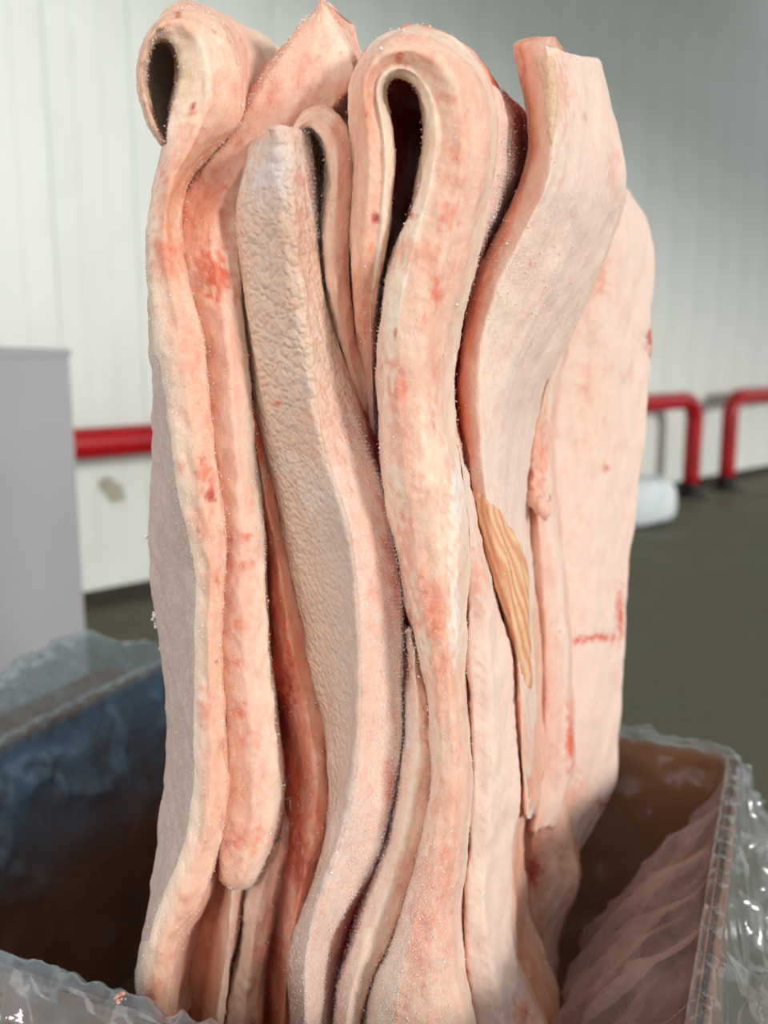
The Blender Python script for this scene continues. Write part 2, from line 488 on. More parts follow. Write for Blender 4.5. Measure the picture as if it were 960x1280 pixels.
# liner: one sheet of clear film, up the inside, over the rim and hanging outside
def ridged(P, lam, seed):
    return 1 - np.abs(wob(P, lam, seed, 10))
def make_liner():
    r = .03; a, b = hx - .010, hy - .010
    segs = [((a, -b + r), (a, b - r), (1, 0)), ((a - r, b), (-a + r, b), (0, 1)), ((-a, b - r), (-a, -b + r), (-1, 0)), ((-a + r, -b), (a - r, -b), (0, -1))]
    pts = []; nr = []; side = []; ful = []
    for k, (p, q, n) in enumerate(segs):
        p, q, n = map(lambda t: np.array(t, float), (p, q, n))
        m = int(np.linalg.norm(q - p) / .0042)
        for i in range(m):
            pts.append(p + (q - p) * i / m); nr.append(n); side.append(k); ful.append(i / m)
        a0 = math.atan2(n[1], n[0]); cx = q - n * r
        for i in range(10):
            an = a0 + math.pi / 2 * i / 10
            d = np.array([math.cos(an), math.sin(an)]); pts.append(cx + d * r); nr.append(d); side.append(k + (i > 4)); ful.append(1.0 if i <= 4 else 0.0)
    pts = np.array(pts); nr = np.array(nr); S = len(pts); side = np.array(side) % 4; ful = np.array(ful)
    ks = 31; ker = np.hanning(ks); ker /= ker.sum()
    def sm(v):
        v = np.concatenate([v[-ks:], v, v[:ks]]); return np.convolve(v, ker, 'same')[ks:-ks]
    right = (side == 0).astype(float); back = (side == 1).astype(float); left = (side == 2).astype(float); front = (side == 3).astype(float)
    # how far the film slumps in towards the load, deepest at the near part of the right side
    slump = sm(right * .74 * np.clip((1 - ful) / .10, 0, 1) + left * .25 + front * .05 + back * .06)
    outl = sm(right * .26 + back * .07 + left * .34 + front * .20)
    flare = sm(right * .30 + back * .35 + left * .95 + front * .30)
    puff = sm(left * .11 + back * .012 + right * .012 + front * .004)
    vin = np.linspace(1, 0, 76)[:-1]; vtop = np.linspace(0, 1, 7); vout = np.linspace(0, 1, 50)[1:]
    rows = []
    def row(off, z): rows.append(np.concatenate([pts + nr * off[:, None], z[:, None]], 1))
    for v in vin:
        dz = v * .41
        off = -slump * np.minimum(dz, .15) * np.minimum(1, dz / .05)
        row(np.minimum(off, -.001), np.full(S, RIM - dz))
    for v in vtop:
        an = math.pi * v
        row(np.full(S, .006 - .009 * math.cos(an)), np.full(S, RIM + .004 + .006 * math.sin(an)))
    for v in vout:
        d = v * outl
        off = .0155 + flare * d * .75
        z = RIM + .004 - d * np.sqrt(np.maximum(.05, 1 - (flare * .75) ** 2)) + puff * np.sin(np.minimum(1, v * 1.15) * math.pi) * 1.2
        row(off, z)
    A = np.array(rows); nv = A.shape[0]
    t = np.concatenate([vin, vtop * 0, vout])                       # distance from the rim, 0..1
    ins = np.concatenate([np.ones(len(vin)), np.zeros(len(vtop)), -np.ones(len(vout))])
    P = A.reshape(-1, 3)
    T = np.repeat(t, S); I = np.repeat(ins, S); NR = np.tile(nr, (nv, 1)); RI = np.tile(right, nv)
    # folds: diagonal on the right side, random elsewhere
    q = P.copy(); q[:, 1] = P[:, 1] * .9 + P[:, 2] * .9; q[:, 2] *= .12; q[:, 0] *= .12
    diag = ridged(q, .075, 3) * .6 + ridged(q, .03, 4) * .22
    rnd = ridged(P, .14, 5) * .75 + ridged(P, .06, 6) * .3 + ridged(P * np.array([1, 1, .35]), .025, 9) * .15
    amp = np.where(I > 0, np.minimum(1, T / .12) * (.016 + .016 * RI), np.where(I < 0, np.minimum(1, T / .15) * .020, 0))
    SL = np.tile(np.concatenate([[0], np.cumsum(np.linalg.norm(np.diff(pts, axis=0), axis=1))]), nv)
    DZ = RIM - P[:, 2]
    fold = np.stack([SL + .12 * DZ, DZ * .06, SL * 0], 1)
    folds = ridged(fold, .10, 23) * .7 + ridged(fold * np.array([1, 2.5, 1]), .035, 24) * .3 + ridged(P, .03, 12) * .06
    w = np.where((RI > 0) & (I > 0), folds, rnd)
    w = np.maximum(w - .2, 0) + .2
    P[:, 1] -= np.where((RI > 0) & (I > 0), .42 * np.minimum(DZ, .3) * np.tile(ful, nv), 0)
    disp = amp * (w - .2)
    P[:, :2] += NR * (disp * np.where(I > 0, -1, 1))[:, None]
    P[:, 2] += np.where(I < 0, amp * rnd * .6, 0) + np.where(I == 0, ridged(np.concatenate([P[:, :2], P[:, 2:] * 0], 1), .03, 8) * .004, 0)
    i = np.arange(nv - 1)[:, None] * S; j = np.arange(S)[None]
    j2 = (j + 1) % S
    Fc = np.stack([i + j, i + j2, i + S + j2, i + S + j], -1).reshape(-1, 4)
    hang = np.tile(left, nv)
    milk = np.where(I > 0, .4 + 1.7 * RI * np.clip(T / .15, 0, 1) + 4.2 * hang * np.clip(1.15 - T / .40, 0, 1), .8 + 1.7 * hang + 1.2 * np.tile(front, nv))
    tint = np.where(hang[:, None] > 0, np.where((I > 0)[:, None], lin((128, 172, 206)), lin((176, 194, 204))), np.where((I > 0)[:, None], lin((206, 180, 172))[None], np.where(np.tile(front, nv)[:, None] > 0, lin((168, 184, 192)), lin((206, 214, 214)))))  # skylight blue on the left film is painted into its tint
    o = new_mesh('liner_film', P, Fc, FILM, cols={'Milk': np.stack([milk, np.where(I > 0, .35 + .3 * hang, 1.0), milk * 0], 1), 'Tint': tint})
    o.location = carton.location; o.rotation_euler = carton.rotation_euler
    tag(o, 'crumpled clear film liner draped over the rim of the brown carton', 'film')
    return o
make_liner()
# ------------------------------------------------------------------ the pork fat sheets
# finishes: colour (sRGB) and (frost, pebble, mottle)
FIN = {
    'fat':    ((237, 184, 153), (.30, .0, .75)),
    'pink':   ((239, 189, 164), (.25, .0, .55)),
    'salmon': ((230, 152, 117), (.10, .0, .60)),
    'cream':  ((246, 220, 196), (.35, .0, .35)),
    'rind':   ((200, 176, 164), (.35, .15, .10)),
    'pebble': ((226, 194, 170), (.20, 1.0, .12)),
    'frosty': ((234, 194, 174), (.90, .0, .40)),
    'blood':  ((176, 44, 30),   (.05, .0, .30)),
    'orange': ((222, 94, 54),  (.10, .0, .80)),
    'brown':  ((182, 142, 110),   (.10, .5, .20)),
    'pale':   ((243, 214, 198), (.20, .0, .22)),
    'deep':   ((190, 42, 32),   (.05, .0, .10)),  # dark red of the shaded gaps and hollows, put into the colour
}
def finv(f):
    if isinstance(f, str): c, m = FIN[f]
    else: c, m = f
    return np.concatenate([lin(c), np.array(m, float)])

def smooth_v(A, w):
    if w < 3: return A
    k = np.hanning(w + 2)[1:-1]; k /= k.sum(); h = w // 2
    B = np.concatenate([2 * A[:1] - A[1:h+1][::-1], A, 2 * A[-1:] - A[-h-1:-1][::-1]])
    out = np.zeros_like(A)
    for i in range(w): out += k[i] * B[i:i + len(A)]
    return out

U = np.array([.34, 1.0, 0.0])        # the way the sheets run back from the lens

class Col:
    """one line down the sheet: pixel curve [(x, y) or (y, x)], depth (number or [(y, d)]), finish, hard edge"""
    def __init__(s, pts, d, fin, hard=False): s.pts, s.d, s.fin, s.hard = pts, d, fin, hard

def sheet(cols, mode='y', back=.18, u=U, caps=(.008, .0), to_floor=False, seed=1, rel=1.0, blots=(), thin=None, res=.0032, smooth=5, backfin='pink', dback=0.0, rround=.007, taper=.7):
    K = len(cols)
    if mode == 'y':
        n = 90
        St = np.zeros((n, K, 3)); t = np.linspace(0, 1, n)
        for k, c in enumerate(cols):
            a = np.array(c.pts, float); yy = a[0, 0] + (a[-1, 0] - a[0, 0]) * t
            St[:, k, 0] = np.interp(yy, a[:, 0], a[:, 1]); St[:, k, 1] = yy
            if isinstance(c.d, (int, float)): St[:, k, 2] = c.d
            else:
                b = np.array(c.d, float); St[:, k, 2] = np.interp(yy, b[:, 0], b[:, 1])
    else:
        m = len(cols[0].pts); raw = np.zeros((m, K, 3))
        for k, c in enumerate(cols):
            assert len(c.pts) == m, (k, len(c.pts), m)
            raw[:, k, :2] = c.pts
            raw[:, k, 2] = c.d if isinstance(c.d, (int, float)) else np.interp(np.arange(m), *np.array(c.d, float).T)
        ch = np.concatenate([[0], np.cumsum(np.linalg.norm(np.diff(raw[:, :, :2].mean(1), axis=0), axis=1) * .5 + np.linalg.norm(np.diff(raw[:, :, :2], axis=0), axis=2).max(1) * .5)])
        n = max(60, int(ch[-1] / 9)); s = np.linspace(0, ch[-1], n)
        St = np.zeros((n, K, 3))
        for k in range(K):
            for j in range(3): St[:, k, j] = np.interp(s, ch, raw[:, k, j])
    St = smooth_v(St, smooth)
    Wp = at_depth(St[..., 0], St[..., 1], St[..., 2])                # n,K,3
    fin = np.array([finv(c.fin) for c in cols])                        # K,6
    hard = [c.hard for c in cols]
    # back of the sheet
    last, firstc = Wp[:, -1], Wp[:, 0]
    bk = [last + u * (back + dback), firstc + u * back]
    mid = (bk[0] + bk[1]) / 2
    bk = [mid + (bk[0] - mid) * taper, mid + (bk[1] - mid) * taper]
    P = np.concatenate([Wp, np.stack(bk, 1)], 1)
    bf = finv(backfin) if isinstance(backfin, str) else None
    fin = np.concatenate([fin, np.stack([bf, bf] if bf is not None else [finv(f) for f in backfin])]); hard += [False, False]
    kp = np.arange(K + 2, dtype=float)
    if to_floor:
        ext = []
        e = P[-1]
        for f_ in (.3, .65, 1.0):
            q = e.copy(); q[:, 2] = e[:, 2] + (.0085 - e[:, 2]) * f_; ext.append(q)
        P = np.concatenate([P, np.array(ext)], 0)
    # ring rounding
    idx = []
    for k in range(K + 2): idx += [k]
    R = P[:, idx]; Rf = fin[idx]; Rk = kp[idx]
    # keep the flats flat: corner points a rounding radius away from each column
    hd = np.array(hard)[idx]; rad = np.where(hd, .0022, rround)
    nx = np.roll(R, -1, 1); nf = np.roll(Rf, -1, 0); nk = np.roll(Rk, -1); nk = np.where(nk < Rk - 1.0, K + 2.0, nk)
    ln = np.linalg.norm(nx - R, axis=2) + 1e-9
    t1 = np.minimum(.42, rad[None] / ln); t2 = np.minimum(.42, np.roll(rad, -1)[None] / ln)
    m_ = R.shape[1]
    A = np.empty((R.shape[0], m_ * 3, 3)); A[:, 0::3] = R; A[:, 1::3] = R + (nx - R) * t1[..., None]; A[:, 2::3] = nx + (R - nx) * t2[..., None]
    a1 = t1.mean(0)[:, None]; a2 = 1 - t2.mean(0)[:, None]
    Af = np.empty((m_ * 3, 6)); Af[0::3] = Rf; Af[1::3] = Rf * (1 - a1) + nf * a1; Af[2::3] = Rf * (1 - a2) + nf * a2
    Ak = np.empty(m_ * 3); Ak[0::3] = Rk; Ak[1::3] = Rk * (1 - a1[:, 0]) + nk * a1[:, 0]; Ak[2::3] = Rk * (1 - a2[:, 0]) + nk * a2[:, 0]
    R, Rf, Rk = A, Af, Ak
    for it in range(2):
        nx = np.roll(R, -1, 1); nf = np.roll(Rf, -1, 0); nk = np.roll(Rk, -1).copy()
        if True:
            nk = np.where(nk < Rk - 1.0, K + 2.0, nk)
        q = .25
        A = np.empty((R.shape[0], R.shape[1] * 2, 3)); A[:, 0::2] = R * (1 - q) + nx * q; A[:, 1::2] = R * q + nx * (1 - q)
        Af = np.empty((R.shape[1] * 2, 6)); Af[0::2] = Rf * (1 - q) + nf * q; Af[1::2] = Rf * q + nf * (1 - q)
        Ak = np.empty(R.shape[1] * 2); Ak[0::2] = Rk * (1 - q) + nk * q; Ak[1::2] = Rk * q + nk * (1 - q)
        R, Rf, Rk = A, Af, Ak
    nx = np.roll(R, -1, 1); L = np.linalg.norm(nx - R, axis=2); L = np.quantile(L, .8, axis=0)
    nf = np.roll(Rf, -1, 0); nk = np.roll(Rk, -1); nk = np.where(nk < Rk - 1.0, K + 2.0, nk)
    hid = (Rk > K - .55)
    outP, outF, outK = [], [], []
    for j in range(R.shape[1]):
        if L[j] < .0004 and L[j - 1] < .0004: continue
        m = max(1, int(math.ceil(L[j] / (res if not hid[j] else .012))))
        for i in range(m):
            w = i / m
            outP.append(R[:, j] * (1 - w) + nx[:, j] * w); outF.append(Rf[j] * (1 - w) + nf[j] * w); outK.append(Rk[j] * (1 - w) + nk[j] * w)
    R = np.stack(outP, 1); Rf = np.array(outF); Rk = np.array(outK)
    # even spacing down the sheet
    sl = np.linalg.norm(np.diff(R, axis=0), axis=2).max(1); cs = np.concatenate([[0], np.cumsum(np.maximum(sl, 1e-6))])
    m = int(cs[-1] / res) + 2; s = np.linspace(0, cs[-1], m)
    ii = np.clip(np.searchsorted(cs, s) - 1, 0, len(cs) - 2); w = ((s - cs[ii]) / (cs[ii + 1] - cs[ii]))[:, None, None]
    R = R[ii] * (1 - w) + R[ii + 1] * w
    R = smooth_v(R, 5)
    # rounded ends
    def cap(ring, inner, rad):
        c = ring.mean(0); up = (ring - inner).mean(0); up /= np.linalg.norm(up) + 1e-9
        out = []
        q = ring - c; w_, v_ = np.linalg.eigh(q.T @ q); ax = v_[:, 2]
        al = q @ ax; half = np.abs(al).max()
        line = c + (al * max(.2, 1 - rad / half))[:, None] * ax + (q - (al[:, None] * ax)) @ np.outer(v_[:, 0] if abs(v_[:, 0] @ up) > .5 else v_[:, 1], v_[:, 0] if abs(v_[:, 0] @ up) > .5 else v_[:, 1])
        for a in (.35, .75, 1.1, 1.35, 1.54):
            out.append(line + (ring - line) * math.cos(a) + up * rad * math.sin(a))
        return out
    if caps[0] > 0: R = np.concatenate([np.array(cap(R[0], R[3], caps[0]))[::-1], R])
    if caps[1] > 0: R = np.concatenate([R, np.array(cap(R[-1], R[-4], caps[1]))])
    n, M = R.shape[:2]
    # relief
    du = np.roll(R, -1, 1) - np.roll(R, 1, 1); dv = np.gradient(R, axis=0)
    nr = np.cross(dv, du); nr /= np.linalg.norm(nr, axis=2)[..., None] + 1e-12
    cen = R.mean(1, keepdims=True)
    if ((R - cen) * nr).sum() < 0: nr = -nr
    Pf = R.reshape(-1, 3)
    q = Pf * np.array([1, 1, .55])
    rl = wob(q, .040, seed) * .0007 + wob(q, .016, seed + 50) * .00035 + wob(Pf, .0075, seed + 90, 20) * .00022
    V = Pf + nr.reshape(-1, 3) * (rl * rel)[:, None]
    C = np.tile(Rf, (n, 1)); X, Y = to_px(Pf)
    KP = np.tile(Rk, n)
    jit = wob(Pf, .009, seed + 7, 14) * .28 + wob(Pf, .0035, seed + 8, 14) * .12
    for (bx, by, rx, ry, fn, st) in blots:
        d = np.sqrt(((X - bx) / rx) ** 2 + ((Y - by) / ry) ** 2) + jit
        g = np.clip(1.35 - d, 0, 1) ** 1.2 * st * (1.3 if fn in ('blood', 'orange') else 1.0) * (KP < K - .2); g = np.minimum(g, 1.0)
        C = C * (1 - g[:, None]) + finv(fn)[None] * g[:, None]
    i = np.arange(n - 1)[:, None] * M; j = np.arange(M)[None]; j2 = (j + 1) % M
    Fc = np.stack([i + j, i + S_(j2), i + M + S_(j2), i + M + j], -1).reshape(-1, 4)
    # flat fans close the two ends
    V = np.concatenate([V, V[:M].mean(0)[None], V[(n - 1) * M:n * M].mean(0)[None]])
    C = np.concatenate([C, C[:M].mean(0)[None], C[(n - 1) * M:n * M].mean(0)[None]])
    KP = np.concatenate([KP, [K + 1, K + 1]])
    e0 = np.stack([np.full(M, n * M), np.arange(M), (np.arange(M) + 1) % M, np.full(M, n * M)], -1)
    return dict(V=V, F=Fc, C=C, KP=KP, n=n, M=M, K=K, N=nr.reshape(-1, 3), X=X, Y=Y)

def S_(x): return x

def tri_close(S):
    n, M = S['n'], S['M']
    a = np.arange(M); b = (a + 1) % M
    t0 = np.stack([np.full(M, n * M), b, a], -1); t1 = np.stack([np.full(M, n * M + 1), (n - 1) * M + a, (n - 1) * M + b], -1)
    return np.concatenate([t0, t1])

def build_mesh(name, V, Q, T, C, parent):
    me = bpy.data.meshes.new(name)
    nq, nt = len(Q), len(T)
    me.vertices.add(len(V)); me.vertices.foreach_set('co', V.astype(np.float32).ravel())
    me.loops.add(nq * 4 + nt * 3)
    me.loops.foreach_set('vertex_index', np.concatenate([Q.ravel(), T.ravel()]).astype(np.int32))
    me.polygons.add(nq + nt)
    me.polygons.foreach_set('loop_start', np.concatenate([np.arange(nq) * 4, nq * 4 + np.arange(nt) * 3]).astype(np.int32))
    me.polygons.foreach_set('use_smooth', np.ones(nq + nt, bool))
    me.update(calc_edges=True); me.validate()
    for nm, sl in (('Col', slice(0, 3)), ('Msk', slice(3, 6))):
        a = me.color_attributes.new(nm, 'FLOAT_COLOR', 'POINT'); full = np.ones((len(V), 4), np.float32)
        full[:, :3] = C[:, sl]; a.data.foreach_set('color', full.ravel())
    me.materials.append(FAT); me.update()
    o = bpy.data.objects.new(name, me); COLL.objects.link(o)
    if parent: o.parent = parent
    return o

def patch(name, S, sel_v, height, parent, org, paint=None):
    """a layer of its own lying on the sheet: the chosen faces raised by height, rim closed back to the sheet"""
    M, n = S['M'], S['n']
    h = np.clip(sel_v, 0, 1)                          # 0 at the rim .. 1 inside
    fm = (h[S['F']].max(1) > 0)
    Q = S['F'][fm]; used = np.unique(Q); mp = -np.ones(len(S['V']), int); mp[used] = np.arange(len(used))
    Vt = S['V'][used] + S['N'][used] * (height * (h[used] * 1.3 - .3))[:, None]
    Vb = S['V'][used] - S['N'][used] * .0016
    C = S['C'][used].copy()
    if paint is not None: C = paint(S['V'][used], S['X'][used], S['Y'][used], C)
    nq = mp[Q]
    e = np.sort(np.concatenate([nq[:, [0, 1]], nq[:, [1, 2]], nq[:, [2, 3]], nq[:, [3, 0]]]), 1)
    ed = np.concatenate([nq[:, [0, 1]], nq[:, [1, 2]], nq[:, [2, 3]], nq[:, [3, 0]]])
    key = e[:, 0] * len(used) + e[:, 1]; uq, inv, cnt = np.unique(key, return_inverse=True, return_counts=True)
    bd = ed[cnt[inv] == 1]; o_ = len(used)
    sideq = np.stack([bd[:, 1], bd[:, 0], bd[:, 0] + o_, bd[:, 1] + o_], -1)
    return build_mesh(name, np.concatenate([Vt, Vb]) - org, np.concatenate([nq, nq[:, ::-1] + o_, sideq]), np.zeros((0, 3), int), np.concatenate([C, C]), parent)

OCT = np.array([(1,0,0),(-1,0,0),(0,1,0),(0,-1,0),(0,0,1),(0,0,-1)], float)
OCF = np.array([(0,2,4),(2,1,4),(1,3,4),(3,0,4),(2,0,5),(1,2,5),(3,1,5),(0,3,5)])
def grains(name, S, prob, count, size, parent, org, seed):
    """sugar-like frost standing on the sheet, nobody could count it"""
    g = np.random.default_rng(seed)
    p = np.clip(prob, 0, None); p = p / p.sum()
    pick = g.choice(len(p), count, p=p)
    base = S['V'][pick] + g.normal(size=(count, 3)) * .0007
    base += S['N'][pick] * g.uniform(0, .0007, count)[:, None]
    s = size * g.lognormal(0, .42, count)
    sc = g.uniform(.5, 1.4, (count, 3))
    V = np.empty((count, 6, 3))
    ang = g.uniform(0, 6.28, count); ca, sa = np.cos(ang), np.sin(ang)
    o = OCT[None] * sc[:, None] * s[:, None, None]
    V[..., 0] = o[..., 0] * ca[:, None] - o[..., 2] * sa[:, None]; V[..., 2] = o[..., 0] * sa[:, None] + o[..., 2] * ca[:, None]; V[..., 1] = o[..., 1]
    V += base[:, None]
    Fc = (OCF[None] + (np.arange(count) * 6)[:, None, None]).reshape(-1, 3)
    ob = new_mesh(name, V.reshape(-1, 3) - org, Fc, ICE, parent, smooth=False)
    tag(ob, kind='stuff'); return ob

GROUP = 'frozen pork fat sheets standing in the carton'
def add_sheet(label, S, frost=None, count=0, size=.0006, org=None, seed=1):
    count, size = int(count * 4), size * .58
    v = S['V']; org = np.array([v[:, 0].mean(), v[:, 1].mean(), v[:, 2].min()]) if org is None else org
    root = build_mesh('pork_fat_sheet', v - org, S['F'], tri_close(S), S['C'], None)
    root.location = tuple(org)
    tag(root, label, 'pork sheet', GROUP)
    if count:
        pr = np.zeros(len(v)); m = S['n'] * S['M']
        pr[:m] = frost * (S['KP'][:m] < S['K'] - .4) * (S['Y'] < 1300)
        grains('frost_grains', S, pr, count, size, root, org, seed)
    return root, org
def bump1(x, a, b, s):           # soft window between a and b
    return np.clip((x - a) / s, 0, 1) * np.clip((b - x) / s, 0, 1)
def nv(S): return S['n'] * S['M']
# ---- outer left sheet, rolled over at the top
A = [(186,1310),(170,1255),(167,1222),(175,1180),(190,1120),(199,1050),(205,990),(209,930),(208,860),(199,800),(190,740),(188,690),(189,620),(191,550),(192,490),(187,430),(183,380),(180,330),(182,280),(190,230),(204,190),(208,160),(212,130),(220,95),(218,70),(211,57),(203,54),(195,55),(190,64),(186,95),(190,128),(197,155),(203,172)]
B = [(193,1310),(177,1255),(174,1222),(184,1180),(208,1120),(235,1050),(247,990),(246,930),(245,860),(247,800),(248,740),(243,690),(228,620),(217,550),(208,490),(199,430),(192,380),(187,330),(187,280),(196,230),(209,190),(214,158),(219,130),(228,92),(226,62),(215,47),(203,44),(191,47),(184,60),(180,95),(185,130),(194,158),(203,174)]
C_ = [(206,1310),(208,1255),(214,1222),(223,1180),(252,1120),(278,1050),(284,990),(284,930),(279,860),(274,800),(277,740),(286,690),(275,620),(267,550),(261,490),(256,430),(242,380),(230,330),(222,280),(229,230),(264,190),(287,163),(303,135),(297,82),(280,36),(252,8),(228,4),(203,17),(184,45),(171,92),(177,125),(189,158),(203,179)]
D_ = [(x + 10, y) for x, y in C_[:22]] + [(314,130),(306,70),(286,27),(256,2),(226,0),(198,13),(179,44),(167,92),(174,128),(187,162),(203,183)]
Mi = [(0.5*b[0]+.5*c[0], .5*b[1]+.5*c[1]) for b, c in zip(B, C_)]
dA = [(0,.655),(3,.665),(5,.70),(9,.715),(13,.72),(15,.69),(17,.67),(20,.68),(22,.70),(32,.69)]
S1 = sheet([Col(A, dA, 'rind'), Col(B, [(0,.640),(16,.642),(20,.640),(32,.652)], 'cream', False), Col(Mi, [(0,.633),(16,.634),(20,.628),(32,.648)], 'fat'), Col(C_, [(0,.640),(16,.642),(20,.665),(24,.66),(32,.668)], 'fat', True), Col(D_, .70, 'pink')],
           mode='i', taper=.95, back=.10, u=np.array([.30, 1, .12]), caps=(0, 0), backfin=('cream', 'brown'), seed=3, smooth=5, blots=[
    (200,95,26,50,'brown',.9),(196,150,14,30,'brown',.8),(262,80,24,50,'cream',.9),(232,95,10,60,((206,176,120),(.2,0,.3)),.5),(240,134,4,6,'blood',.9),(256,161,4,5,'blood',.5),(206,221,5,7,'blood',.7),(222,19,4,4,'blood',.7),
    (228,230,50,60,'salmon',.7),(205,320,24,30,'orange',.35),(240,430,16,40,'salmon',.7),(262,620,9,9,'blood',.8),(255,590,12,20,'orange',.5),(225,580,10,12,'orange',.4),(270,600,6,12,'orange',.4),(252,650,16,30,'salmon',.6),(262,520,8,16,'orange',.3),
    (256,890,9,20,'orange',.35),(262,720,12,60,'salmon',.45),(225,760,10,420,((172,154,146),(.3,.1,.05)),.0),(185,400,8,120,((188,150,104),(.2,0,.3)),.5),(205,500,12,60,'rind',.7),(215,1010,14,40,'frosty',.6),(188,1245,6,8,'blood',.5),(262,960,12,40,'salmon',.4)])
n_ = nv(S1)
s1, o1 = add_sheet('pork fat sheet rolled into a small dark tube at the top of the bundle', S1,
    .35 + 1.6 * bump1(np.abs(S1['KP'] - 1.1)[:n_], -1, .5, .2) + 1.2 * bump1(np.abs(S1['KP'] - 3.0)[:n_], -1, .3, .1), 2600, .00045, seed=1)
rsel = np.zeros(len(S1['V'])); rsel[:n_] = np.clip((S1['Y'] - 430) / 60, 0, 1) * np.clip((1190 - S1['Y']) / 60, 0, 1) * np.clip((.92 - S1['KP'][:n_]) / .12, 0, 1) * np.clip((S1['KP'][:n_] + .3) / .12, 0, 1)
patch('rind', S1, rsel, .0016, s1, o1, lambda V, X, Y, C: C * 0 + finv(((186, 160, 149), (.45, .12, .12)))[None])['label'] = 'grey rind on the outer left face'

# ---- second sheet, pointed top, free rounded lower end
S2 = sheet([
    Col([(7,399),(30,378),(60,348),(88,326),(130,300),(175,270),(200,248),(227,222),(255,212),(300,214),(340,220),(380,230),(430,246),(490,252),(550,258),(620,266),(690,278),(740,268),(800,266),(860,271),(930,278),(990,277),(1050,270),(1078,270),(1092,274)], .70, 'salmon'),
    Col([(6,400),(30,384),(60,358),(88,338),(130,314),(175,288),(200,266),(227,240),(255,228),(300,226),(340,232),(380,243),(430,256),(490,262),(550,267),(620,276),(690,286),(740,277),(800,274),(860,280),(930,285),(990,284),(1050,274),(1078,273),(1094,277)], [(6,.690),(200,.676),(330,.660),(1103,.650)], 'fat'),
    Col([(5,402),(60,396),(110,386),(160,350),(210,300),(262,268),(320,268),(380,280),(450,288),(550,294),(650,302),(750,303),(850,308),(950,318),(1050,314),(1097,302)], [(6,.685),(200,.670),(330,.648),(1103,.640)], 'pink'),
    Col([(6,404),(40,424),(78,444),(110,440),(140,412),(180,370),(220,326),(250,306),(290,300),(330,300),(400,306),(460,311),(510,313),(560,318),(620,326),(680,331),(750,332),(820,335),(890,344),(940,350),(990,352),(1040,346),(1078,334),(1094,322)], [(6,.70),(200,.69),(330,.664),(1103,.655)], 'cream'),
    Col([(6,406),(40,428),(78,450),(110,446),(140,420),(180,378),(220,336),(250,314),(290,308),(400,312),(510,318),(620,330),(750,336),(890,348),(990,357),(1040,350),(1078,338),(1092,326)], .72, 'pink')],
    back=.06, caps=(.004, .012), seed=8, blots=[
    (264,340,19,22,'blood',1.0),(268,345,28,34,'orange',.55),(279,266,6,7,'blood',.6),(400,72,5,5,'blood',.55),(255,265,34,60,'salmon',.8),(430,120,14,20,'salmon',.7),(330,150,40,40,'salmon',.5),
    (240,345,9,14,'frosty',.8),(306,706,9,6,'orange',.8),(308,670,7,5,'orange',.6),(300,782,6,8,'orange',.6),(297,828,5,5,'orange',.6),(298,890,8,10,'orange',.7),(320,925,8,10,'orange',.4),(294,1053,8,6,'blood',.6),(312,1050,16,14,'salmon',.8),(305,740,14,60,'salmon',.4),(290,450,14,60,'salmon',.4),(300,980,26,80,'salmon',.45)])
n_ = nv(S2)
add_sheet('pork fat sheet with a pointed top and a loose rounded lower end', S2,
    .3 + 2.2 * bump1(S2['KP'][:n_], .5, 1.3, .2) * (S2['Y'] < 500) + 1.2 * bump1(S2['KP'][:n_], 2.7, 3.4, .2), 2200, .0005, seed=2)

# ---- blood-stained strip between the loose end and the pebbled sheet
S3 = sheet([
    Col([(505,300),(600,312),(700,322),(800,325),(900,335),(1000,343),(1080,335),(1180,320),(1310,312)], .735, 'orange'),
    Col([(505,308),(600,322),(700,338),(800,343),(860,350),(920,366),(980,372),(1050,364),(1100,358),(1180,350),(1310,338)], [(505,.685),(800,.695),(1310,.69)], 'orange'),
    Col([(505,314),(600,327),(700,347),(800,362),(900,387),(980,397),(1050,391),(1100,380),(1180,362),(1310,352)], [(505,.675),(1310,.668)], 'salmon'),
    Col([(505,325),(560,332),(640,352),(700,364),(770,380),(850,397),(920,413),(1000,418),(1060,410),(1110,398),(1180,372),(1310,364)], .69, 'salmon'),
    Col([(505,329),(560,338),(700,370),(850,405),(1000,424),(1110,404),(1310,370)], .74, 'salmon')],
    back=.06, caps=(.003, 0), to_floor=True, seed=14, blots=[
    (314,545,12,36,'orange',.9),(310,530,8,24,((170,70,36),(.1,0,.3)),.7),(326,600,9,14,'frosty',.7),(352,900,16,60,'blood',.85),(372,985,20,50,'orange',.8),(374,1080,14,40,'blood',.55),(350,800,12,40,'orange',.8),(395,900,12,70,'fat',.7),(350,1140,16,60,'pink',.6)])
n_ = nv(S3)
add_sheet('narrow blood-stained pork fat sheet showing in the gap left of the pebbled rind', S3, .4 + 0 * S3['Y'], 600, .0005, seed=3)

